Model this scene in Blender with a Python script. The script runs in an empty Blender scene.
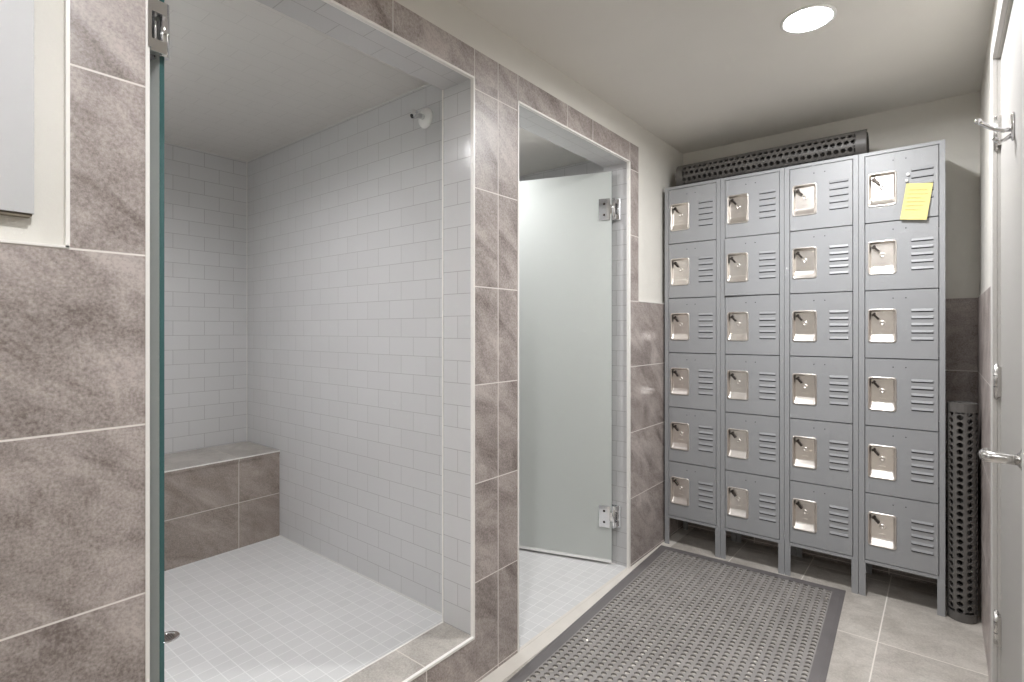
import bpy, bmesh, math, random
from mathutils import Vector, Matrix
random.seed(4)
C = bpy.context.scene.collection
sc = bpy.context.scene
PI = math.pi

# ------------------------------------------------------------ colours, materials
def lin(c):
    return tuple(((v/255)/12.92 if v/255 <= .04045 else ((v/255+.055)/1.055)**2.4) for v in c) + (1,)

def new_mat(name):
    m = bpy.data.materials.new(name); m.use_nodes = True
    nt = m.node_tree; b = nt.nodes['Principled BSDF']
    return m, nt, b

def N(nt, t, **kw):
    n = nt.nodes.new(t)
    for k, v in kw.items(): setattr(n, k, v)
    return n

def L(nt, a, b): nt.links.new(a, b)

def plain(name, col, rough=.5, metal=0, noise=.0, nscale=20, bump=0, bscale=200, spec=.5):
    m, nt, b = new_mat(name)
    b.inputs['Roughness'].default_value = rough
    b.inputs['Metallic'].default_value = metal
    b.inputs['Specular IOR Level'].default_value = spec
    tc = N(nt, 'ShaderNodeTexCoord')
    nz = N(nt, 'ShaderNodeTexNoise'); nz.inputs['Scale'].default_value = nscale; nz.inputs['Detail'].default_value = 4
    L(nt, tc.outputs['Object'], nz.inputs['Vector'])
    cr = N(nt, 'ShaderNodeValToRGB')
    c = lin(col)
    cr.color_ramp.elements[0].position = .3; cr.color_ramp.elements[1].position = .7
    cr.color_ramp.elements[0].color = tuple(v*(1-noise) for v in c[:3]) + (1,)
    cr.color_ramp.elements[1].color = tuple(min(1, v*(1+noise)) for v in c[:3]) + (1,)
    L(nt, nz.outputs['Fac'], cr.inputs['Fac']); L(nt, cr.outputs['Color'], b.inputs['Base Color'])
    if bump:
        n2 = N(nt, 'ShaderNodeTexNoise'); n2.inputs['Scale'].default_value = bscale
        L(nt, tc.outputs['Object'], n2.inputs['Vector'])
        bp = N(nt, 'ShaderNodeBump'); bp.inputs['Strength'].default_value = bump; bp.inputs['Distance'].default_value = .002
        L(nt, n2.outputs['Fac'], bp.inputs['Height']); L(nt, bp.outputs['Normal'], b.inputs['Normal'])
    return m

def tile(name, plane, w, h, u0=0, v0=0, bond=False, mortar=.004, kind='stone',
         c1=(150,140,133), c2=(172,163,156), cg=(205,198,190), rough=.35, scale=1.0):
    """plane 'yz' / 'xz' / 'xy' / 'yx': which world axes run along and across the tiles"""
    m, nt, b = new_mat(name)
    geo = N(nt, 'ShaderNodeNewGeometry')
    sep = N(nt, 'ShaderNodeSeparateXYZ'); L(nt, geo.outputs['Position'], sep.inputs[0])
    ax = {'x': 0, 'y': 1, 'z': 2}
    su = N(nt, 'ShaderNodeMath', operation='SUBTRACT'); su.inputs[1].default_value = u0 - 40*w
    sv = N(nt, 'ShaderNodeMath', operation='SUBTRACT'); sv.inputs[1].default_value = v0 - 40*h
    L(nt, sep.outputs[ax[plane[0]]], su.inputs[0]); L(nt, sep.outputs[ax[plane[1]]], sv.inputs[0])
    com = N(nt, 'ShaderNodeCombineXYZ'); L(nt, su.outputs[0], com.inputs[0]); L(nt, sv.outputs[0], com.inputs[1])
    br = N(nt, 'ShaderNodeTexBrick'); br.offset = .5 if bond else 0; br.offset_frequency = 2; br.squash = 1
    L(nt, com.outputs[0], br.inputs['Vector'])
    br.inputs['Scale'].default_value = 1; br.inputs['Brick Width'].default_value = w
    br.inputs['Row Height'].default_value = h; br.inputs['Mortar Size'].default_value = mortar/2
    br.inputs['Mortar Smooth'].default_value = .15
    br.inputs['Color1'].default_value = (0,0,0,1); br.inputs['Color2'].default_value = (1,1,1,1)
    br.inputs['Mortar'].default_value = (.5,.5,.5,1)
    if kind == 'stone':
        off = N(nt, 'ShaderNodeVectorMath', operation='SCALE'); off.inputs['Scale'].default_value = 7.3
        L(nt, br.outputs['Color'], off.inputs[0])
        add = N(nt, 'ShaderNodeVectorMath', operation='ADD'); L(nt, geo.outputs['Position'], add.inputs[0]); L(nt, off.outputs[0], add.inputs[1])
        vro = N(nt, 'ShaderNodeVectorRotate', rotation_type='X_AXIS'); vro.inputs['Angle'].default_value = -.9; L(nt, add.outputs[0], vro.inputs['Vector'])
        rot = N(nt, 'ShaderNodeMapping'); rot.inputs['Scale'].default_value = (1.4, 2.2, 1.0)
        L(nt, vro.outputs[0], rot.inputs['Vector'])
        n1 = N(nt, 'ShaderNodeTexNoise'); n1.inputs['Scale'].default_value = 4.5*scale; n1.inputs['Detail'].default_value = 8; n1.inputs['Roughness'].default_value = .62; n1.inputs['Distortion'].default_value = .7
        n2 = N(nt, 'ShaderNodeTexNoise'); n2.inputs['Scale'].default_value = 170*scale; n2.inputs['Detail'].default_value = 5; n2.inputs['Roughness'].default_value = .7
        L(nt, rot.outputs[0], n1.inputs['Vector']); L(nt, add.outputs[0], n2.inputs['Vector'])
        mx = N(nt, 'ShaderNodeMix', data_type='FLOAT'); mx.inputs[0].default_value = .46
        L(nt, n1.outputs['Fac'], mx.inputs[2]); L(nt, n2.outputs['Fac'], mx.inputs[3])
        cr = N(nt, 'ShaderNodeValToRGB'); e = cr.color_ramp.elements
        e[0].position = .37; e[0].color = lin(c1); e[1].position = .61; e[1].color = lin(c2)
        L(nt, mx.outputs[0], cr.inputs['Fac']); colout = cr.outputs['Color']
        # thin darker veins
        wv = N(nt, 'ShaderNodeTexNoise'); wv.inputs['Scale'].default_value = 3.2*scale; wv.inputs['Detail'].default_value = 5; wv.inputs['Distortion'].default_value = 1.2
        L(nt, rot.outputs[0], wv.inputs['Vector'])
        ab = N(nt, 'ShaderNodeMath', operation='SUBTRACT'); ab.inputs[1].default_value = .5; L(nt, wv.outputs['Fac'], ab.inputs[0])
        ab2 = N(nt, 'ShaderNodeMath', operation='ABSOLUTE'); L(nt, ab.outputs[0], ab2.inputs[0])
        vr = N(nt, 'ShaderNodeMapRange'); vr.inputs[1].default_value = 0; vr.inputs[2].default_value = .03; vr.inputs[3].default_value = .14; vr.inputs[4].default_value = 0
        L(nt, ab2.outputs[0], vr.inputs[0])
        mv = N(nt, 'ShaderNodeMix', data_type='RGBA'); L(nt, vr.outputs[0], mv.inputs[0]); L(nt, colout, mv.inputs[6])
        mv.inputs[7].default_value = tuple(v*.45 for v in lin(c1)[:3]) + (1,)
        colout = mv.outputs[2]
    else:
        mx = N(nt, 'ShaderNodeMix', data_type='RGBA'); L(nt, br.outputs['Color'], mx.inputs[0])
        mx.inputs[6].default_value = lin(c1); mx.inputs[7].default_value = lin(c2); colout = mx.outputs[2]
    fin = N(nt, 'ShaderNodeMix', data_type='RGBA'); L(nt, br.outputs['Fac'], fin.inputs[0]); L(nt, colout, fin.inputs[6]); fin.inputs[7].default_value = lin(cg)
    L(nt, fin.outputs[2], b.inputs['Base Color'])
    rr = N(nt, 'ShaderNodeMapRange'); rr.inputs[3].default_value = rough; rr.inputs[4].default_value = .85
    L(nt, br.outputs['Fac'], rr.inputs[0]); L(nt, rr.outputs[0], b.inputs['Roughness'])
    inv = N(nt, 'ShaderNodeMath', operation='SUBTRACT'); inv.inputs[0].default_value = 1; L(nt, br.outputs['Fac'], inv.inputs[1])
    wn = N(nt, 'ShaderNodeTexNoise'); wn.inputs['Scale'].default_value = 9 if kind != 'stone' else 60; L(nt, geo.outputs['Position'], wn.inputs['Vector'])
    ws = N(nt, 'ShaderNodeMath', operation='MULTIPLY_ADD'); ws.inputs[1].default_value = .8 if kind != 'stone' else .25
    L(nt, wn.outputs['Fac'], ws.inputs[0]); L(nt, inv.outputs[0], ws.inputs[2])
    bp = N(nt, 'ShaderNodeBump'); bp.inputs['Strength'].default_value = .35; bp.inputs['Distance'].default_value = .0015
    L(nt, ws.outputs[0], bp.inputs['Height']); L(nt, bp.outputs['Normal'], b.inputs['Normal'])
    return m

STD = dict(c1=(112,101,96), c2=(186,176,171), cg=(222,216,211))
M = {}
M['paint']   = plain('wall_paint', (216,213,206), .7, noise=.02, nscale=6, bump=.15, bscale=260)
M['ceil']    = plain('ceiling_paint', (222,219,213), .75, noise=.015, nscale=4, bump=.1, bscale=260)
M['white']   = plain('white_edge_trim', (232,229,224), .35, noise=.01)
M['sill']    = plain('pale_floor_border', (210,204,196), .4, noise=.04, nscale=12)
M['caulk']   = plain('light_caulk', (205,203,199), .5, noise=.02)
RH = .333; Z0 = .012
M['st_yz']   = tile('stone_wall_tile_left', 'yz', .62, RH, 1.434-.62, Z0, rough=.4, **STD)
M['st_left'] = tile('stone_wall_tile_near', 'yz', .66, RH, -.29, Z0, rough=.4, **STD)
M['st_far']  = tile('stone_wall_tile_far', 'yz', .62, RH, 2.456, Z0, rough=.4, **STD)
M['st_xz']   = tile('stone_wall_tile_back', 'xz', .62, RH, .40, Z0, rough=.4, **STD)
M['st_yz_r'] = tile('stone_wall_tile_right', 'yz', .62, RH, 2.62, Z0, rough=.4, **STD)
M['st_band'] = tile('stone_band_tile', 'yz', 5.0, 3.0, -1.0, 1.0, rough=.4, **STD)
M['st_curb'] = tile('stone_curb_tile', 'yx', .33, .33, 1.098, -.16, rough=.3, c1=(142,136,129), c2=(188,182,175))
M['st_curbf']= tile('stone_curb_face_tile', 'yz', .33, .333, 1.098, -.15, rough=.3, **STD)
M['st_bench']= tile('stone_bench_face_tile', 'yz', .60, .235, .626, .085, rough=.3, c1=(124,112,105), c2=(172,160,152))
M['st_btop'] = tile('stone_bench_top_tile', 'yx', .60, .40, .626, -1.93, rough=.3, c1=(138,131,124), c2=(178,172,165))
M['floor']   = tile('stone_floor_tile', 'xy', .333, .61, 1.03, 2.47, mortar=.005, rough=.35, c1=(158,151,143), c2=(196,190,182), cg=(222,216,208))
SW = dict(kind='plain', c1=(196,195,195), c2=(199,198,198), cg=(158,156,155), rough=.16, mortar=.0026)
M['sw_xz']   = tile('subway_tile_side', 'xz', .154, .077, 0, .09, bond=True, **SW)
M['sw_yz']   = tile('subway_tile_back', 'yz', .154, .077, 1.44, .09, bond=True, **SW)
M['sw_yx']   = tile('subway_tile_overhead', 'yx', .154, .077, 0, 0, bond=True, **SW)
SWC = dict(SW); SWC.update(c1=(209,205,201), c2=(210,206,202), cg=(202,198,194), rough=.35)
M['sw_ceil'] = tile('subway_tile_shower_ceiling', 'yx', .154, .077, 0, 0, bond=True, **SWC)
M['mosaic']  = tile('white_mosaic_floor', 'xy', .053, .053, 0, 0, kind='plain', c1=(199,198,197), c2=(204,203,202), cg=(221,220,219), rough=.3, mortar=.0035)
M['locker']  = plain('grey_locker_enamel', (152,153,155), .42, noise=.02, nscale=8, bump=.12, bscale=350)
M['slot']    = plain('dark_slot', (30,30,32), .8)
M['steel']   = plain('polished_steel', (236,230,224), .3, metal=1, noise=.05, nscale=30)
M['latch']   = plain('dark_latch_steel', (70,64,60), .4, metal=.8, noise=.1)
M['chrome']  = plain('chrome', (225,225,226), .07, metal=1, noise=.02)
M['nickel']  = plain('satin_nickel', (205,203,200), .25, metal=1, noise=.02)
M['rubber']  = plain('black_rubber', (94,91,88), .45, noise=.15, nscale=14, spec=.5)
M['rubber2'] = plain('grey_rubber_field', (140,136,133), .38, noise=.12, nscale=9, spec=.6)  # mat field, a lighter grey than its border
M['rubber3'] = plain('grey_rubber_border', (106,102,102), .4, noise=.08, nscale=9)
M['door']    = plain('door_paint', (160,157,153), .55, noise=.012, nscale=5)
M['casing']  = plain('casing_paint', (190,187,183), .55, noise=.01)
M['board']   = plain('white_board_face', (188,188,188), .5, noise=.008)
M['boarde']  = plain('board_underside_shade', (112,103,88), .6, noise=.03)  # shade beneath the white panel, painted in as a dark tone
M['paper']   = plain('yellow_paper', (214,202,134), .8, noise=.02, nscale=30)
M['ink']     = plain('pale_pencil', (184,171,108), .8)
M['magnet']  = plain('white_magnet', (240,240,238), .3)
M['plastic'] = plain('white_plastic', (235,234,231), .25)
M['gedge']   = plain('green_glass_edge', (58,92,92), .12, noise=.1, nscale=4)

def frosted():
    m, nt, b = new_mat('frosted_glass')
    out = nt.nodes['Material Output']
    b.inputs['Base Color'].default_value = lin((226,234,229)); b.inputs['Roughness'].default_value = .32
    b.inputs['Transmission Weight'].default_value = 1; b.inputs['IOR'].default_value = 1.2
    df = N(nt, 'ShaderNodeBsdfDiffuse'); df.inputs['Color'].default_value = lin((234,237,233))
    tr = N(nt, 'ShaderNodeBsdfTranslucent'); tr.inputs['Color'].default_value = lin((236,240,236))
    m1 = N(nt, 'ShaderNodeMixShader'); m1.inputs[0].default_value = .38; L(nt, df.outputs[0], m1.inputs[1]); L(nt, tr.outputs[0], m1.inputs[2])
    gl = N(nt, 'ShaderNodeBsdfGlossy'); gl.inputs['Roughness'].default_value = .22
    m2 = N(nt, 'ShaderNodeMixShader'); m2.inputs[0].default_value = .88; L(nt, b.outputs[0], m2.inputs[1]); L(nt, m1.outputs[0], m2.inputs[2])
    fr = N(nt, 'ShaderNodeFresnel'); fr.inputs['IOR'].default_value = 1.4
    m3 = N(nt, 'ShaderNodeMixShader'); L(nt, fr.outputs[0], m3.inputs[0]); L(nt, m2.outputs[0], m3.inputs[1]); L(nt, gl.outputs[0], m3.inputs[2])
    L(nt, m3.outputs[0], out.inputs['Surface'])
    return m
M['frost'] = frosted()

def emit(name, col, s):
    m, nt, b = new_mat(name)
    b.inputs['Base Color'].default_value = lin(col)
    b.inputs['Emission Color'].default_value = lin(col); b.inputs['Emission Strength'].default_value = s
    return m

# ------------------------------------------------------------ mesh helpers
class MB:
    def __init__(s): s.bm = bmesh.new(); s.mats = []
    def mi(s, m):
        if m not in s.mats: s.mats.append(m)
        return s.mats.index(m)
    def box(s, x0, x1, y0, y1, z0, z1, m='paint', faces=None, xf=None):
        """faces: dict of face key ('-x','+x',...) -> material"""
        faces = faces or {}
        P = [(x0,y0,z0),(x1,y0,z0),(x1,y1,z0),(x0,y1,z0),(x0,y0,z1),(x1,y0,z1),(x1,y1,z1),(x0,y1,z1)]
        P = [Vector(p) for p in P]
        if xf: P = [xf @ p for p in P]
        v = [s.bm.verts.new(p) for p in P]
        F = {'-z':(3,2,1,0),'+z':(4,5,6,7),'-y':(0,1,5,4),'+x':(1,2,6,5),'+y':(2,3,7,6),'-x':(3,0,4,7)}
        for k, ix in F.items():
            f = s.bm.faces.new([v[i] for i in ix]); f.material_index = s.mi(faces.get(k, m))
        return s
    def loft(s, loops, m, cap0=False, cap1=False, smooth=False, closed=True):
        R = [[s.bm.verts.new(p) for p in lp] for lp in loops]
        i = s.mi(m)
        for a, b in zip(R, R[1:]):
            n = len(a)
            for k in range(n if closed else n-1):
                f = s.bm.faces.new((a[k], a[(k+1)%n], b[(k+1)%n], b[k])); f.material_index = i; f.smooth = smooth
        if cap0: f = s.bm.faces.new(list(reversed(R[0]))); f.material_index = i
        if cap1: f = s.bm.faces.new(R[-1]); f.material_index = i
        return s
    def tube(s, pts, r, m, n=16, caps=True):
        pts = [Vector(p) for p in pts]; rs = r if isinstance(r, (list, tuple)) else [r]*len(pts)
        loops = []; up = None
        for i, p in enumerate(pts):
            a = pts[max(0,i-1)]; b = pts[min(len(pts)-1,i+1)]; t = (b-a).normalized()
            if up is None:
                up = Vector((0,0,1)) if abs(t.z) < .9 else Vector((1,0,0))
            u = t.cross(up).normalized(); w = u.cross(t).normalized(); up = w
            loops.append([p + rs[i]*(math.cos(2*PI*k/n)*u + math.sin(2*PI*k/n)*w) for k in range(n)])
        return s.loft(loops, m, caps, caps, True)
    def lathe(s, prof, m, center, axis='z', n=32, cap0=True, cap1=True):
        """prof: (radius, height) list along axis"""
        c = Vector(center); loops = []
        for r, h in prof:
            lp = []
            for k in range(n):
                a = 2*PI*k/n; x, y = r*math.cos(a), r*math.sin(a)
                lp.append(c + (Vector((x,y,h)) if axis == 'z' else Vector((h,x,y)) if axis == 'x' else Vector((y,h,x))))
            loops.append(lp)
        return s.loft(loops, m, cap0, cap1, True)
    def build(s, name, parent=None, bevel=0, loc=None, recalc=True, seg=2):
        if recalc: bmesh.ops.recalc_face_normals(s.bm, faces=s.bm.faces)
        me = bpy.data.meshes.new(name); s.bm.to_mesh(me); s.bm.free()
        for m in s.mats: me.materials.append(M[m])
        o = bpy.data.objects.new(name, me); C.objects.link(o)
        if parent: o.parent = parent
        if loc: o.location = loc
        if bevel:
            b = o.modifiers.new('bevel', 'BEVEL'); b.width = bevel; b.segments = seg; b.limit_method = 'ANGLE'; b.angle_limit = .7
        return o

def thing(name, label, cat, loc=(0,0,0), group=None, rz=0):
    o = bpy.data.objects.new(name, None); C.objects.link(o); o.location = loc; o.rotation_euler = (0,0,rz)
    o.empty_display_size = .05
    tag(o, label, cat, group); return o
def tag(o, label, cat, group=None):
    o['label'] = label; o['category'] = cat
    if group: o['group'] = group
    return o
def struct(mb, name, **k):
    o = mb.build(name, **k); o['kind'] = 'structure'; return o
def rrect(w, h, r, y, cx=0, cz=0, n=5):
    pts = []
    for (sx, sz, a0) in ((1,-1,-PI/2),(1,1,0),(-1,1,PI/2),(-1,-1,PI)):
        for k in range(n):
            a = a0 + PI/2*k/(n-1)
            pts.append(Vector((cx + sx*(w/2-r) + r*math.cos(a), y, cz + sz*(h/2-r) + r*math.sin(a))))
    return pts

# ------------------------------------------------------------ dimensions
H = 2.275            # ceiling
WT = 1.345           # wainscot top
T = .15              # wall thickness
O1 = (.364, 1.309); O2 = (1.547, 2.456); OZ = 2.045; BZ = 2.143
BACK = 3.194; XR = 1.355; YF = -2.2; XF = 2.9; YC = 1.20
TV = .012            # tile thickness on the wall

# ------------------------------------------------------------ floor, ceiling
mb = MB(); mb.box(-.0, XR+.12, YC, BACK+.1, -.1, 0, 'floor'); mb.box(0, XF+.1, YF-.1, YC, -.1, 0, 'floor'); struct(mb, 'floor')
LR = .073          # lamp opening radius
def ceil_area(mb, x0, x1, y0, y1, z, m, holes=(), top=None):
    top = top or z+.1; hs = .12
    if not holes:
        mb.box(x0, x1, y0, y1, z, top, m); return
    (cx, cy) = holes[0]; rest = holes[1:]
    ceil_area(mb, x0, x1, y0, cy-hs, z, m, [h for h in rest if h[1] < cy-hs], top)
    mb.box(x0, cx-hs, cy-hs, cy+hs, z, top, m); mb.box(cx+hs, x1, cy-hs, cy+hs, z, top, m)
    sq, ci, ct = [], [], []
    for k in range(40):
        a = 2*PI*k/40; c_, s_ = math.cos(a), math.sin(a); q = hs/max(abs(c_), abs(s_))
        sq.append(Vector((cx+c_*q, cy+s_*q, z))); ci.append(Vector((cx+c_*LR, cy+s_*LR, z))); ct.append(Vector((cx+c_*LR, cy+s_*LR, z+.09)))
    mb.loft([sq, ci, ct], m, False, True)
    ceil_area(mb, x0, x1, cy+hs, y1, z, m, [h for h in rest if h[1] > cy+hs], top)
LA, LB, LC, LD_, LE = (.861, 2.078), (.80, .25), (1.7, -1.1), (-.78, .38), (-.64, 1.90)
mb = MB(); ceil_area(mb, -T, XR+.12, YC, BACK+.1, H, 'ceil', [LA]); ceil_area(mb, -T, XF+.1, YF-.1, YC, H, 'ceil', [LB, LC]); struct(mb, 'ceiling', recalc=False)

# ------------------------------------------------------------ left wall with the two shower openings
mb = MB()
jf = {'-x':'sw_yz','-y':'sw_xz','+y':'sw_xz','-z':'sw_yx'}
def core(y0, y1, z0, z1): mb.box(-T, -TV, y0, y1, z0, z1, 'sw_xz', dict(jf, **{'+x':'paint'}))
core(YF, O1[0], 0, H); core(O1[1], O2[0], 0, H); core(O2[1], BACK, 0, H)
core(O1[0], O1[1], OZ, H); core(O2[0], O2[1], OZ, H)
def stone(y0, y1, z0, z1, m='st_yz'): mb.box(-TV, 0, y0, y1, z0, z1, 'white', {'+x': m})
stone(YF, O1[0], 0, WT, 'st_left'); stone(.243, O1[0], WT, BZ, 'st_left')
stone(O1[1], O2[0], 0, OZ); joints = [O1[0], .64, .970, 1.312, 1.434, 1.547, 1.883, 2.091, O2[1]]
for a_, b_ in zip(joints, joints[1:]): stone(a_+.0018, b_-.0018, OZ, BZ, 'st_band')
mb.box(-TV, -.001, O1[0]+.0001, O2[1]-.0001, OZ, BZ-.0005, 'caulk')
stone(O2[1], 2.553, WT, BZ, 'st_far'); stone(O2[1], BACK, 0, WT, 'st_far')
struct(mb, 'wall_left')
# white edge trims
def strip(name, *b, m='white'):
    mb = MB(); mb.box(*b, m); return struct(mb, name)
n = 0
E = .0065
for b in [(-.012,.002, O1[1]-.004, O1[1]+.003, .165, OZ), (-.012,.002, O1[0]-.003, O1[0]+.004, .165, OZ), (-.012,.002, O1[0], O1[1], OZ-.004, OZ+.003),
          (-.012,.002, O2[0]-.003, O2[0]+.005, 0, OZ), (-.012,.002, O2[1]-.012, O2[1]+.003, 0, OZ), (-.012,.002, O2[0], O2[1], OZ-.004, OZ+.003),
          (-.012,.002, .238, .244, WT, BZ), (-.012,.002, YF, .243, WT-.001, WT+.004), (-.012,.002, 2.553, BACK-.0005, WT-.001, WT+.004),
          (-T-.002,-T+.003, O1[1]-.003, O1[1]+.002, .165, OZ)]:
    n += 1; strip('trim_%d' % n, *b)

# ------------------------------------------------------------ back wall, right wall, rear of the room
mb = MB()
mb.box(-T, XR, BACK, BACK+.1, 0, H, 'paint'); mb.box(0, XR, BACK-.01, BACK, 0, WT, 'white', {'-y':'st_xz'}); struct(mb, 'wall_back')
DY0, DY1, DZ = 1.41, 2.205, 2.03
mb = MB()
mb.box(XR, XR+.12, YC, DY0, 0, H); mb.box(XR, XR+.12, DY1, BACK+.1, 0, H); mb.box(XR, XR+.12, DY0, DY1, DZ, H)
mb.box(XR-.008, XR, DY1+.065, BACK-.01, 0, WT, 'white', {'-x':'st_yz_r'})
struct(mb, 'wall_right')
mb = MB(); mb.box(XR, XF, YC-.12+.12, YC+.12, 0, H); mb.box(XF, XF+.1, YF, YC+.12, 0, H); struct(mb, 'wall_alcove')
mb = MB(); mb.box(-T, XF+.1, YF-.1, YF, 0, H); struct(mb, 'wall_front')

# door in the right wall
dm = MB(); dm.box(XR+.007, XR+.047, DY0+.003, DY1-.003, .008, DZ-.006, 'door')
door = dm.build('door_1', bevel=.002); door['kind'] = 'structure'
mb = MB()
for (a, b_, c, d) in ((DY1, DY1+.065, 0, DZ+.062), (DY0-.065, DY0, 0, DZ+.062), (DY0, DY1, DZ, DZ+.062)):
    mb.box(XR-.013, XR, a, b_, c, d, 'casing')
struct(mb, 'trim_20', bevel=.002)
mb = MB()   # door stop and jamb lining behind the casing
mb.box(XR, XR+.12, DY1-.0025, DY1+.001, 0, DZ, 'casing'); mb.box(XR+.05, XR+.07, DY1-.015, DY1-.002, 0, DZ, 'casing'); mb.box(XR+.05, XR+.07, DY0, DY1, DZ-.015, DZ, 'casing')
struct(mb, 'trim_21')
for zc in (1.80, 1.04, .285):
    mb = MB(); mb.tube([(XR-.003, DY1-.002, zc-.05), (XR-.003, DY1-.002, zc+.05)], .0065, 'nickel', 12)
    for q in (-.051, .051, ): mb.lathe([(.0001,-.003),(.005,-.002),(.005,.002),(.0001,.003)], 'nickel', (XR-.003, DY1-.002, zc+q), 'z', 12)
    mb.box(XR-.002, XR+.0065, DY1-.034, DY1-.003, zc-.045, zc+.045, 'nickel')
    h = mb.build('hinge', door)
    for q in (-.017, .017):
        g = MB(); g.tube([(XR-.003, DY1-.002, zc+q-.0008), (XR-.003, DY1-.002, zc+q+.0008)], .0069, 'slot', 12); g.build('knuckle_gap', h)
# lever handle
lz, ly = .935, 1.475
mb = MB(); mb.lathe([(.0001,.007),(.026,.007),(.027,-.001),(.024,-.007),(.016,-.010),(.0125,-.014)], 'nickel', (XR,ly,lz), 'x', 32); mb.build('handle_rose', door)
mb = MB(); X = XR
mb.tube([(X-.010,ly,lz),(X-.030,ly,lz),(X-.046,ly,lz),(X-.056,ly+.004,lz),(X-.061,ly+.013,lz-.001),(X-.0615,ly+.05,lz-.003),(X-.056,ly+.095,lz-.006),(X-.053,ly+.102,lz-.006)],
        [.0115,.0105,.0112,.0115,.011,.0095,.008,.004], 'nickel', 16)
mb.build('lever_handle', door)

# robe hook on the door
hk = thing('robe_hook', 'polished double-pronged coat hook screwed high on the pale door', 'hook', (XR+.007, 1.80, 1.70))
mb = MB()
lo = lambda w,h,x: [Vector((x, p.x, p.z)) for p in rrect(w,h,.008,0)]
mb.loft([lo(.022,.07,0), lo(.022,.07,-.004), lo(.016,.062,-.007)], 'chrome', True, True, True); mb.build('hook_plate', hk)
mb = MB(); mb.tube([(-.005,0,-.006),(-.02,0,-.006),(-.04,0,.003),(-.058,0,.018),(-.066,0,.026)], [.006,.0055,.005,.005,.006], 'chrome', 12)
mb.lathe([(.0001,-.008),(.006,-.005),(.0085,0),(.006,.005),(.0001,.008)], 'chrome', (-.068,0,.028), 'z', 12); mb.build('upper_prong', hk)
mb = MB(); mb.tube([(-.005,0,-.02),(-.018,0,-.03),(-.028,0,-.033),(-.035,0,-.027)], [.005,.0048,.0045,.005], 'chrome', 12)
mb.lathe([(.0001,-.007),(.0075,0),(.0001,.007)], 'chrome', (-.036,0,-.024), 'z', 12); mb.build('lower_prong', hk)

# ------------------------------------------------------------ shower rooms
SY = 1.44; SX = -1.93; SZ = .09; SC = 2.18
mb = MB(); mb.box(SX-.1, -T, SY, O2[0], 0, H, 'sw_xz'); struct(mb, 'wall_partition')
mb = MB(); mb.box(SX-.1, SX, -.1, SY, 0, H, 'sw_yz'); struct(mb, 'wall_shower_back')
mb = MB(); mb.box(SX, -T, -.1, 0, 0, H, 'sw_xz'); struct(mb, 'wall_shower_near')
mb = MB(); ceil_area(mb, SX, -T, 0, SY, SC, 'sw_ceil', [LD_], SC+.12); struct(mb, 'ceiling_shower')
mb = MB(); mb.box(SX, -T, 0, SY, -.05, SZ, 'mosaic'); struct(mb, 'floor_shower')
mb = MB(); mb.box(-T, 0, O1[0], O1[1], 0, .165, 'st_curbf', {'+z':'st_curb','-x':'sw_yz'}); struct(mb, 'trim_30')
mb = MB()
mb.box(-.007, .0035, O1[0], O1[1], .159, .167, 'white'); mb.box(-T-.0015, -T+.004, O1[0], O1[1], .161, .1665, 'white'); struct(mb, 'trim_31')
# caulk lines in the shower corners
mb = MB(); c = .004
mb.box(SX, SX+c, SY-c, SY, SZ, SC, 'caulk'); mb.box(SX, -T, SY-c, SY, SC-c, SC, 'caulk'); mb.box(SX, SX+c, 0, SY-c, SC-c, SC, 'caulk')
mb.box(SX, -T, SY-c, SY, SZ, SZ+c, 'caulk'); struct(mb, 'trim_32')
# second shower
S2Y = 2.68; S2X = -1.45
mb = MB(); mb.box(S2X-.1, S2X, O2[0], S2Y+.1, 0, H, 'sw_yz'); struct(mb, 'wall_second_shower_back')
mb = MB(); mb.box(S2X, -T, S2Y, S2Y+.1, 0, H, 'sw_xz'); struct(mb, 'wall_second_shower_side')
mb = MB(); ceil_area(mb, S2X, -T, O2[0], S2Y, SC, 'ceil', [LE], SC+.12); struct(mb, 'ceiling_second_shower')
mb = MB(); mb.box(S2X, 0, O2[0], S2Y, -.05, 0, 'mosaic'); struct(mb, 'floor_second_shower')
mb = MB(); mb.box(-T-.002, .002, 2.4565, 2.4595, 0, .001, 'white'); mb.box(-.012, .0, O2[0], O2[1], -.01, .0025, 'sill'); mb.box(0, .058, YF, BACK-.011, -.01, .0015, 'sill'); struct(mb, 'trim_33')

# tiled bench
bn = thing('shower_bench', 'stone-tiled corner bench along the back wall of the larger shower', 'bench', (SX, .72, SZ))
bx0, bx1 = 0.001, .382
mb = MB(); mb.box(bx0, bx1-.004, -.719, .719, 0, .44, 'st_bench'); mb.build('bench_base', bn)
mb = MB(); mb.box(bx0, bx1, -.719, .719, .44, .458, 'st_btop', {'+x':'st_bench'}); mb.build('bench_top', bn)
mb = MB(); mb.box(bx1-.004, bx1+.001, -.719, .719, .453, .4585, 'white'); mb.build('edge_strip', bn)

# floor drain
dr = thing('floor_drain', 'round chrome drain grate in the white mosaic shower floor', 'drain', (-.945, .705, SZ))
mb = MB(); mb.lathe([(.030,.001),(.030,.0035),(.046,.0035),(.050,.001),(.050,.0)], 'chrome', (0,0,0), 'z', 32, False, False); mb.build('drain_ring', dr)
mb = MB(); mb.lathe([(.0001,.0012),(.030,.0012)], 'slot', (0,0,0), 'z', 32, False, False)
for k in range(-3, 4):
    hw = math.sqrt(max(0,.03**2-(k*.0085)**2))
    mb.box(k*.0085-.0017, k*.0085+.0017, -hw, hw, .0015, .0034, 'chrome'); mb.box(-hw, hw, k*.0085-.0012, k*.0085+.0012, .0015, .003, 'chrome')
mb.build('drain_grate', dr)
dr.scale = (.84, .84, 1)

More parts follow.
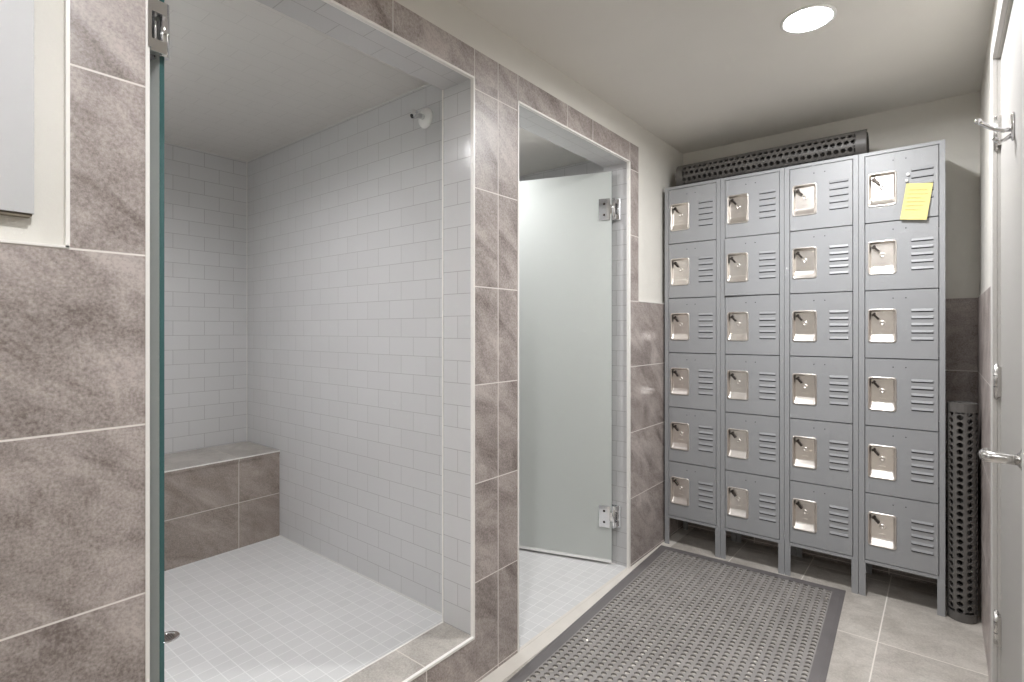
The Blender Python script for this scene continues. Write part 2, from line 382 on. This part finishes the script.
# shower arm
sa = thing('shower_outlet', 'short chrome shower outlet with round wall flange on the subway tile', 'shower fitting', (-.385, SY, 2.045))
mb = MB(); mb.lathe([(.041,0),(.041,-.004),(.036,-.010),(.022,-.014),(.014,-.016)], 'plastic', (0,0,0), 'y', 32); mb.build('wall_flange', sa)
mb = MB(); mb.tube([(0,-.014,0),(0,-.030,0),(-.002,-.045,-.002),(-.006,-.060,-.008)], [.011,.0105,.0105,.011], 'chrome', 16); mb.build('outlet_pipe', sa)
mb = MB(); mb.lathe([(.0145,-.004),(.0165,0),(.0165,.010),(.0145,.014)], 'chrome', (0,-.064,0), 'y', 6); mb.build('hex_nut', sa)
mb = MB(); mb.tube([(-.006,-.060,-.006),(-.009,-.068,-.011)], [.0085,.0085], 'slot', 12); mb.build('threaded_end', sa)

# ------------------------------------------------------------ frosted glass doors
def glass_door(label, pivot, direction, side):
    d = Vector(direction).normalized(); nrm = Vector((-d.y, d.x))      # door runs along local +x, thickness local y
    t = thing('glass_shower_door', label, 'shower door', (pivot[0], pivot[1], 0), 'frosted shower doors', math.atan2(d.y, d.x))
    w = .86; z0, z1 = .022 + pivot[2], 2.005; th = .005
    mb = MB(); mb.box(.012, w, -th, th, z0, z1, 'frost', {'-x':'gedge','+x':'gedge','+z':'gedge','-z':'gedge'}); mb.build('glass_panel', t)
    for zc in (1.813, .245):
        if zc < pivot[2] + .1: continue
        mb = MB(); s = side
        mb.box(.020, .078, th, th+.005, zc-.055, zc+.055, 'chrome'); mb.box(.020, .078, -th-.005, -th, zc-.055, zc+.055, 'chrome')
        h = mb.build('hinge', t, bevel=.0015)
        mb = MB(); mb.tube([(.004,0,zc-.055),(.004,0,zc+.055)], .0095, 'chrome', 16)
        mb.box(.004,.022,-.007,.007,zc-.022,zc+.022,'chrome'); mb.build('hinge_barrel', h)
        inv = Matrix.Rotation(-math.atan2(d.y, d.x), 4, 'Z')
        wy = side*1.0
        # plate fixed on the jamb (jamb plane is a fixed world distance away)
        jd = (O1[0] if side < 0 else O2[1]) - pivot[1]
        mb = MB()
        y0, y1 = (jd, jd+.007) if side < 0 else (jd-.007, jd)
        mb.box(-.027, .027, y0, y1, zc-.055, zc+.055, 'chrome', xf=inv)
        for q in (-.040, .040): mb.box(-.010, .010, min(y0,0), max(y1,0), zc+q-.013, zc+q+.013, 'chrome', xf=inv)
        mb.build('hinge_wall_plate', h, bevel=.001)
        for q in (-.028, .028):
            mb = MB()
            for sy in (-1, 1): mb.lathe([(.0065, sy*(th+.005)), (.006, sy*(th+.0065)), (.0001, sy*(th+.0065))], 'latch', (.05,0,zc+q), 'y', 12, False, False)
            mb.build('hinge_screw', h)
    mb = MB(); mb.box(.014, w-.002, -th-.001, th+.001, z0-.010, z0+.004, 'plastic'); mb.build('bottom_sweep', t)
    return t
glass_door('frosted glass door seen edge-on, opened inward at the tall taupe wall on the left', (-.022, .403, .165), (-.965, -.21), -1)
glass_door('pale frosted glass door swung open inside the narrow far shower nearest the lockers', (-.075, 2.432, 0), (-.953, -.302), 1)

# ------------------------------------------------------------ white panel on the left wall
wp = thing('wall_panel', 'flat white panel on the painted wall above the large taupe tiles', 'panel', (-TV, -.10, 1.394))
mb = MB(); mb.box(.0005, .012, -.30, .293, 0, .74, 'boarde'); mb.build('backing_board', wp)
mb = MB(); mb.box(.012, .017, -.302, .295, .003, .742, 'board', {'-z':'boarde'}); mb.build('front_sheet', wp, bevel=.001)
mb = MB(); mb.box(.0005, .0165, -.30, .290, -.003, 0, 'boarde'); mb.build('bottom_rail', wp)

# ------------------------------------------------------------ lockers
LW = .3056; LF = 2.86; LX = .011; LD = .305; LH = 1.992; PZ = .165; PH = .302
PCX, PCZ, PW, PHH = .062, -.006, .106, .150   # pan centre from door's left edge / door centre
DX0, DX1 = .0255, .2825                        # door span inside a column
def locker_body():
    mb = MB()
    mb.box(.0007, LW-.0007, 0, LD, LH-.012, LH, 'locker'); mb.box(.0007, .0019, .0, LD, .15, LH-.012, 'locker'); mb.box(LW-.0019, LW-.0007, 0, LD, .15, LH-.012, 'locker')
    mb.box(.0012, LW-.0012, LD-.0015, LD, .15, LH-.012, 'locker'); mb.box(.0012, LW-.0012, .0, LD-.0015, .15, .153, 'locker')
    mb.box(.0015, DX0-.0028, 0, .022, .153, LH-.012, 'locker'); mb.box(DX1+.0028, LW-.0015, 0, .022, .153, LH-.012, 'locker')
    mb.box(DX0-.002, DX1+.002, 0, .022, LH-.0145, LH-.012, 'locker'); mb.box(DX0-.002, DX1+.002, .0, .022, .153, PZ-.001, 'locker')
    for k in range(1, 6): mb.box(.0012, LW-.0012, .018, LD-.0015, PZ+k*PH-.0015, PZ+k*PH+.0005, 'slot')
    return mb
def door_mesh():
    mb = MB(); w = DX1-DX0; h = PH-.0045
    cz = h/2 + PCZ; x0, x1 = PCX-.046, PCX+.046; z0, z1 = cz-.068, cz+.068
    t = .016
    mb.box(0, x0, 0, t, 0, h, 'locker'); mb.box(x1, w, 0, t, 0, h, 'locker'); mb.box(x0, x1, 0, t, 0, z0, 'locker'); mb.box(x0, x1, 0, t, z1, h, 'locker')
    # louvres: hooded slots
    for k in range(5):
        zc = cz + .062 - k*.0305; a, b = .165, .242
        prof = [(0, .011), (-.0036, .0012), (-.0036, 0), (0, 0)]
        L0 = [Vector((a+(0 if i in (0,3) else .004), y, zc+z)) for i, (y, z) in enumerate(prof)]
        L1 = [Vector((b-(0 if i in (0,3) else .004), y, zc+z)) for i, (y, z) in enumerate(prof)]
        mb.loft([L0, L1], 'locker', True, True)
        mb.box(a+.001, b-.001, -.0008, .0, zc-.0042, zc-.0001, 'slot')
    for px_ in (.102, .147): mb.lathe([(.0025,-.0006),(.0001,-.0007)], 'slot', (px_, 0, h-.034), 'y', 10, False, False)
    return mb
def pan_mesh():
    mb = MB()
    mb.loft([rrect(PW, PHH, .012, 0.0), rrect(PW-.001, PHH-.001, .012, -.003), rrect(PW-.006, PHH-.006, .010, -.0045), rrect(PW-.012, PHH-.012, .009, -.0035),
             rrect(PW-.016, PHH-.018, .009, 0.001, 0, .001), rrect(PW-.020, PHH-.036, .007, .008, 0, .009), rrect(PW-.026, PHH-.048, .006, .013, 0, .012)], 'steel', False, True, True)
    # embossed keyhole boss
    mb.lathe([(.012,.0128),(.010,.0105),(.005,.010),(.004,.0125),(.0001,.0125)], 'steel', (0,0,.012), 'y', 18, False, False)
    mb.box(-.012, .012, .0095, .013, -.022, -.019, 'steel')
    return mb
def latch_mesh():
    mb = MB(); R = Matrix.Translation((-.022, .004, .040)) @ Matrix.Rotation(.85, 4, 'Y')
    mb.box(-.016, .016, -.007, .008, -.0042, .0042, 'latch', xf=R); mb.box(-.018, -.010, -.003, .009, -.008, .008, 'latch', xf=R)
    return mb
col_labels = [
 'grey steel column of six locker doors, leftmost, against the tiled shower wall',
 'grey steel locker column second from the left, one door standing slightly ajar',
 'grey steel locker column under the right end of the rolled mat',
 'rightmost grey steel locker column, the one carrying the yellow note']
body_me = None; cache = {}
for c_ in range(4):
    root = thing('locker_column', col_labels[c_], 'locker', (LX+c_*LW, LF, 0), 'grey lockers against the back wall')
    def part(key, fn, name, parent, loc=None, bevel=0):
        if key not in cache:
            o = fn().build(name, parent, bevel=bevel, loc=loc); cache[key] = o; return o
        s = cache[key]; o = s.copy(); C.objects.link(o); o.parent = parent; o.location = loc or (0,0,0); return o
    part('body', locker_body, 'cabinet_body', root)
    def leg():
        mb = MB(); mb.box(0, .026, 0, .0025, 0, .1495, 'locker'); mb.box(0, .0025, .0025, .03, 0, .1495, 'locker'); mb.box(.002,.024,-.001,.0,.03,.034,'locker'); return mb
    for (lx, lyy, rz) in ((.001, 0.0, 0), (LW-.001, .026, -1), (.001, LD-.03, 0), (LW-.001, LD-.004, -1)):
        if rz == 0: part('leg', leg, 'leg', root, (lx, lyy, 0))
        else:
            def legr():
                mb = MB(); mb.box(-.026, 0, -.026, -.0235, 0, .1495, 'locker'); mb.box(-.0025, 0, -.0235, .004, 0, .1495, 'locker'); return mb
            part('legr', legr, 'leg', root, (lx, lyy, 0))
    for r in range(6):
        d = part('door', door_mesh, 'locker_door', root, (DX0, 0.0, PZ+r*PH+.002), bevel=.0012)
        if c_ == 1 and r == 4: d.rotation_euler = (0, 0, 0); d.location = (DX1, 0, PZ+r*PH+.002)
        hz = (PH-.004)/2 + PCZ
        p = part('pan', pan_mesh, 'handle_recess', d, (PCX, 0, hz))
        q = part('latch', latch_mesh, 'latch', d, (PCX, 0, hz))
        if c_ == 1 and r == 4:
            w = DX1-DX0; a = math.radians(2.2)
            # hinged on the right edge: pulled slightly open on the left
            d.rotation_euler = (0, 0, a)
            d.location = (DX1 - w*math.cos(a), -w*math.sin(a), PZ+r*PH+.002)
# note with magnets on the top right locker door
nx = LX+3*LW+DX0; nzb = PZ+5*PH
nt_ = thing('paper_note', 'yellow handwritten note hanging on the top right locker door', 'note', (nx+.192, LF-.0045, nzb+.132))
nt_.rotation_euler = (0, math.radians(8), 0)
mb = MB(); prev = []
loops = []
for k in range(7):
    z = .016 - k*.026; yb = -.001 - .010*(k/6)**2
    loops.append([Vector((-.046, yb, z)), Vector((.046, yb-.002, z)), Vector((.046, yb-.0012, z)), Vector((-.046, yb+.0008, z))])
mb.loft(loops, 'paper', True, True); mb.build('sheet', nt_)
mb = MB()
for k, (a, b) in enumerate([(-.036,.030),(-.034,.036),(-.036,.012),(-.034,.034),(-.036,.026),(-.034,.020)]):
    z = -.012 - k*.017; yb = -.001 - .010*((.016-z)/.026/6)**2 - .0022
    mb.box(a, b, yb-.0003, yb, z-.0007, z+.0007, 'ink')
mb.build('faint_writing', nt_)
for (dx, dz, nm) in ((-.026,.060,'round white magnet clinging above the left corner of the yellow note'), (-.030,.034,'round white magnet just touching the left corner of the yellow note')):
    mb = MB(); mb.lathe([(.0065,0),(.0065,-.004),(.0045,-.006),(.0001,-.006)], 'magnet', (0,0,0), 'y', 20, True, False)
    tag(mb.build('magnet', loc=(nx+.192+dx-.012, LF-.0046, nzb+.132+dz)), nm, 'magnet')

# ------------------------------------------------------------ perforated rubber mats
def perforated(nu, nv, pu, pv, r, th, mapf, m, skirt=None, wall='', K=12):
    """nu x nv cells, each a pu x pv rectangle-ish cell with a round hole; alternate rows of columns are staggered.
       mapf(u, v, w) -> point; w runs through the thickness"""
    bm = bmesh.new()
    key = {}
    def V(u, v, w):
        k = (round(u, 5), round(v, 5), w)
        if k not in key: key[k] = bm.verts.new(mapf(u, v, th if w else 0))
        return key[k]
    for i in range(nu):
        for j in range(nv):
            cu = (i+.5)*pu; o = .5*pv if i % 2 else 0
            cv = (j+.5)*pv + (0.25*pv if i % 2 else -.25*pv) + .25*pv
            # cell outline: rectangle with mid points
            hu, hv = pu/2, pv/2
            out = [(hu,0),(hu,hv),(0,hv),(-hu,hv),(-hu,0),(-hu,-hv),(0,-hv),(hu,-hv)]
            out = [(cu+a, cv+b) for a, b in out]
            cir = [(cu+r*math.cos(2*PI*k/8+.0), cv+r*math.sin(2*PI*k/8+.0)) for k in range(8)]
            for w in (0, 1):
                O = [V(a, b, w) for a, b in out]; I = [V(a, b, w) for a, b in cir]
                for k in range(8):
                    q = (O[k], O[(k+1)%8], I[(k+1)%8], I[k])
                    try: f = bm.faces.new(q if w else q[::-1])
                    except ValueError: pass
            I0 = [V(a, b, 0) for a, b in cir]; I1 = [V(a, b, 1) for a, b in cir]
            for k in range(8):
                f = bm.faces.new((I1[k], I1[(k+1)%8], I0[(k+1)%8], I0[k]))
    return bm

def finish(bm, name, mats, parent=None, loc=(0,0,0), rot=(0,0,0), smooth=False):
    bmesh.ops.recalc_face_normals(bm, faces=bm.faces)
    me = bpy.data.meshes.new(name); bm.to_mesh(me); bm.free()
    for m in mats: me.materials.append(M[m])
    o = bpy.data.objects.new(name, me); C.objects.link(o); o.parent = parent; o.location = loc; o.rotation_euler = rot
    return o

# floor mat: local x across (.875), local y along (1.50)
MW, ML, TH, BD = .872, 1.50, .0065, .046
mat = thing('rubber_floor_mat', 'grey perforated rubber mat lying flat in front of the lockers', 'mat', (0,0,0))
ang = math.radians(-2.6)      # far left corner sits by the shower wall
mat.rotation_euler = (0, 0, -ang)
pu, pv = .0312, .0268
nu = int((MW-2*BD)/pu); nv = int((ML-2*BD)/pv) 
U = nu*pu; Vv = nv*pv + .5*pv
bm = perforated(nu, nv, pu, pv,   .0107, TH, lambda u, v, w: Vector((u-U/2, v-Vv/2, w+.0005)), 'rubber2')
finish(bm, 'perforated_field', ['rubber2'], mat)
mb = MB()   # raised ring lips between holes
a, b = U/2, Vv/2; A, B = MW/2, ML/2
def ring(hx, hy, z): return [Vector((-hx,-hy,z)), Vector((hx,-hy,z)), Vector((hx,hy,z)), Vector((-hx,hy,z))]
mb.loft([ring(a-.004,b-.010,TH+.0004), ring(a+.003,b+.003,TH+.0007), ring(A-.016,B-.016,TH+.0007), ring(A,B,.002), ring(A,B,.0003)], 'rubber3')
mb.build('bevelled_border', mat)
# place so that the far left corner is at (0.010, 2.838)
far_left = Matrix.Rotation(-ang, 3, 'Z') @ Vector((-A, B, 0))
mat.location = (.008 - far_left.x, 2.820 - far_left.y, 0)

# rolled mats
def rolled(label, R0, turns, length, place, flap=0.0):
    root = thing('rolled_rubber_mat', label, 'mat', (0,0,0), 'rolled rubber mats')
    th = .0055; gap = .0135; pl, pc = .0283, .0335
    def sp(s):   # arc length -> (radius, angle), outside to inside, axis along local z
        # r = R0 - gap*a/2pi
        k = gap/(2*PI); aa = (R0 - math.sqrt(max(1e-6, R0*R0 - 2*k*s)))/k
        return R0 - k*aa, aa
    smax = turns*2*PI*(R0 - gap*turns/2)
    nc = int(smax/pc); nl = int((length-.07)/pl)
    off = .035 + (length - .07 - (nl+.5)*pl)/2
    def mp(u, v, w):
        r, a = sp(u+.03); rr = r - th + w
        return Vector((rr*math.cos(a), rr*math.sin(a), off+v))
    bm = perforated(nc, nl, pc, pl, .0115, th, mp, 'rubber')
    finish(bm, 'perforated_field', ['rubber'], root)
    mb = MB()
    # solid borders at both ends of the roll, and the outer lip
    n = int(nc*4)
    for (z0, z1) in ((0, off+.004), (off+nl*pl+.5*pl-.008, length)):
        lo_ = []
        for i in range(n+1):
            s = (nc*pc+.03)*i/n; r, a = sp(s)
            ci, co = r-th, r+.0003
            c0, s0 = math.cos(a), math.sin(a)
            lo_.append([Vector((co*c0,co*s0,z0)), Vector((co*c0,co*s0,z1)), Vector((ci*c0,ci*s0,z1)), Vector((ci*c0,ci*s0,z0))])
        mb.loft(lo_, 'rubber', True, True)
    lo_ = []
    for i in range(5):
        s = .034*i/4; r, a = sp(s); ci, co = r-th, r+.0003; c0, s0 = math.cos(a), math.sin(a)
        lo_.append([Vector((co*c0,co*s0,0)), Vector((co*c0,co*s0,length)), Vector((ci*c0,ci*s0,length)), Vector((ci*c0,ci*s0,0))])
    mb.loft(lo_, 'rubber', True, True)
    mb.build('solid_border', root)
    root.matrix_world = place
    return root
rolled('dark perforated rubber mat rolled up and standing upright between lockers and door wall', .0565, 2.3, .895,
       Matrix.Translation((1.2905, 2.895, .0015)) @ Matrix.Rotation(math.radians(60), 4, 'Z'))
RT = .074
rolled('dark perforated rubber mat rolled up lying along the top of the lockers', RT, 2.3, .905,
       Matrix.Translation((.045, 3.00, LH+RT+.001)) @ Matrix.Rotation(math.radians(90), 4, 'Y') @ Matrix.Rotation(math.radians(200), 4, 'Z'))

# ------------------------------------------------------------ ceiling lights
def downlight(key, label, xy, z, depth, s):
    M['glow_'+key] = emit('lamp_lens', (252,253,255), s)
    t = thing('ceiling_light', label, 'ceiling light', (xy[0], xy[1], z), 'recessed ceiling lights')
    mb = MB(); mb.lathe([(LR-.0015,depth),(LR-.0015,-.002),(LR+.001,-.005),(LR+.008,-.005),(LR+.012,-.003),(LR+.013,-.0003),(LR-.001,-.0003)], 'plastic', (0,0,0), 'z', 40, False, False); mb.build('trim_ring', t, recalc=False)
    mb = MB(); mb.lathe([(LR-.002,depth-.002),(.0001,depth-.003)], 'glow_'+key, (0,0,0), 'z', 40, False, False); mb.build('lens', t)
    return t
downlight('a', 'round recessed ceiling light glowing in front of the lockers', LA, H, .005, 84)
downlight('b', 'added unseen recessed fill light over the left tiled wall behind the view', LB, H, .02, 56)  # added out of view to brighten the near left side
downlight('c', 'added unseen recessed fill light at the rear of the changing room', LC, H, .01, 62)  # extra fill put in the unseen rear area for softer light
downlight('d', 'round recessed light in the ceiling of the larger shower', LD_, SC, .024, 60)
downlight('e', 'round recessed light in the ceiling of the narrow far shower', LE, SC, .004, 28)

# ------------------------------------------------------------ world, camera, view
w = bpy.data.worlds.new('world'); sc.world = w; w.use_nodes = True
w.node_tree.nodes['Background'].inputs[0].default_value = (.9,.92,1,1); w.node_tree.nodes['Background'].inputs[1].default_value = .3
cam = bpy.data.cameras.new('camera'); co = bpy.data.objects.new('camera', cam); C.objects.link(co)
cam.sensor_width = 36; cam.lens = 532/1024*36; cam.shift_y = -11/1024; cam.clip_start = .01
co.location = (1.224, 0, 1.197); co.rotation_euler = (PI/2, 0, math.atan2(.629, .777))
sc.camera = co
sc.view_settings.view_transform = 'Standard'; sc.view_settings.look = 'None'; sc.view_settings.gamma = 1
sc.view_settings.use_curve_mapping = False
sc.view_settings.exposure = 2.8
sc.cycles.max_bounces = 14; sc.cycles.diffuse_bounces = 8; sc.cycles.glossy_bounces = 6; sc.cycles.transmission_bounces = 8
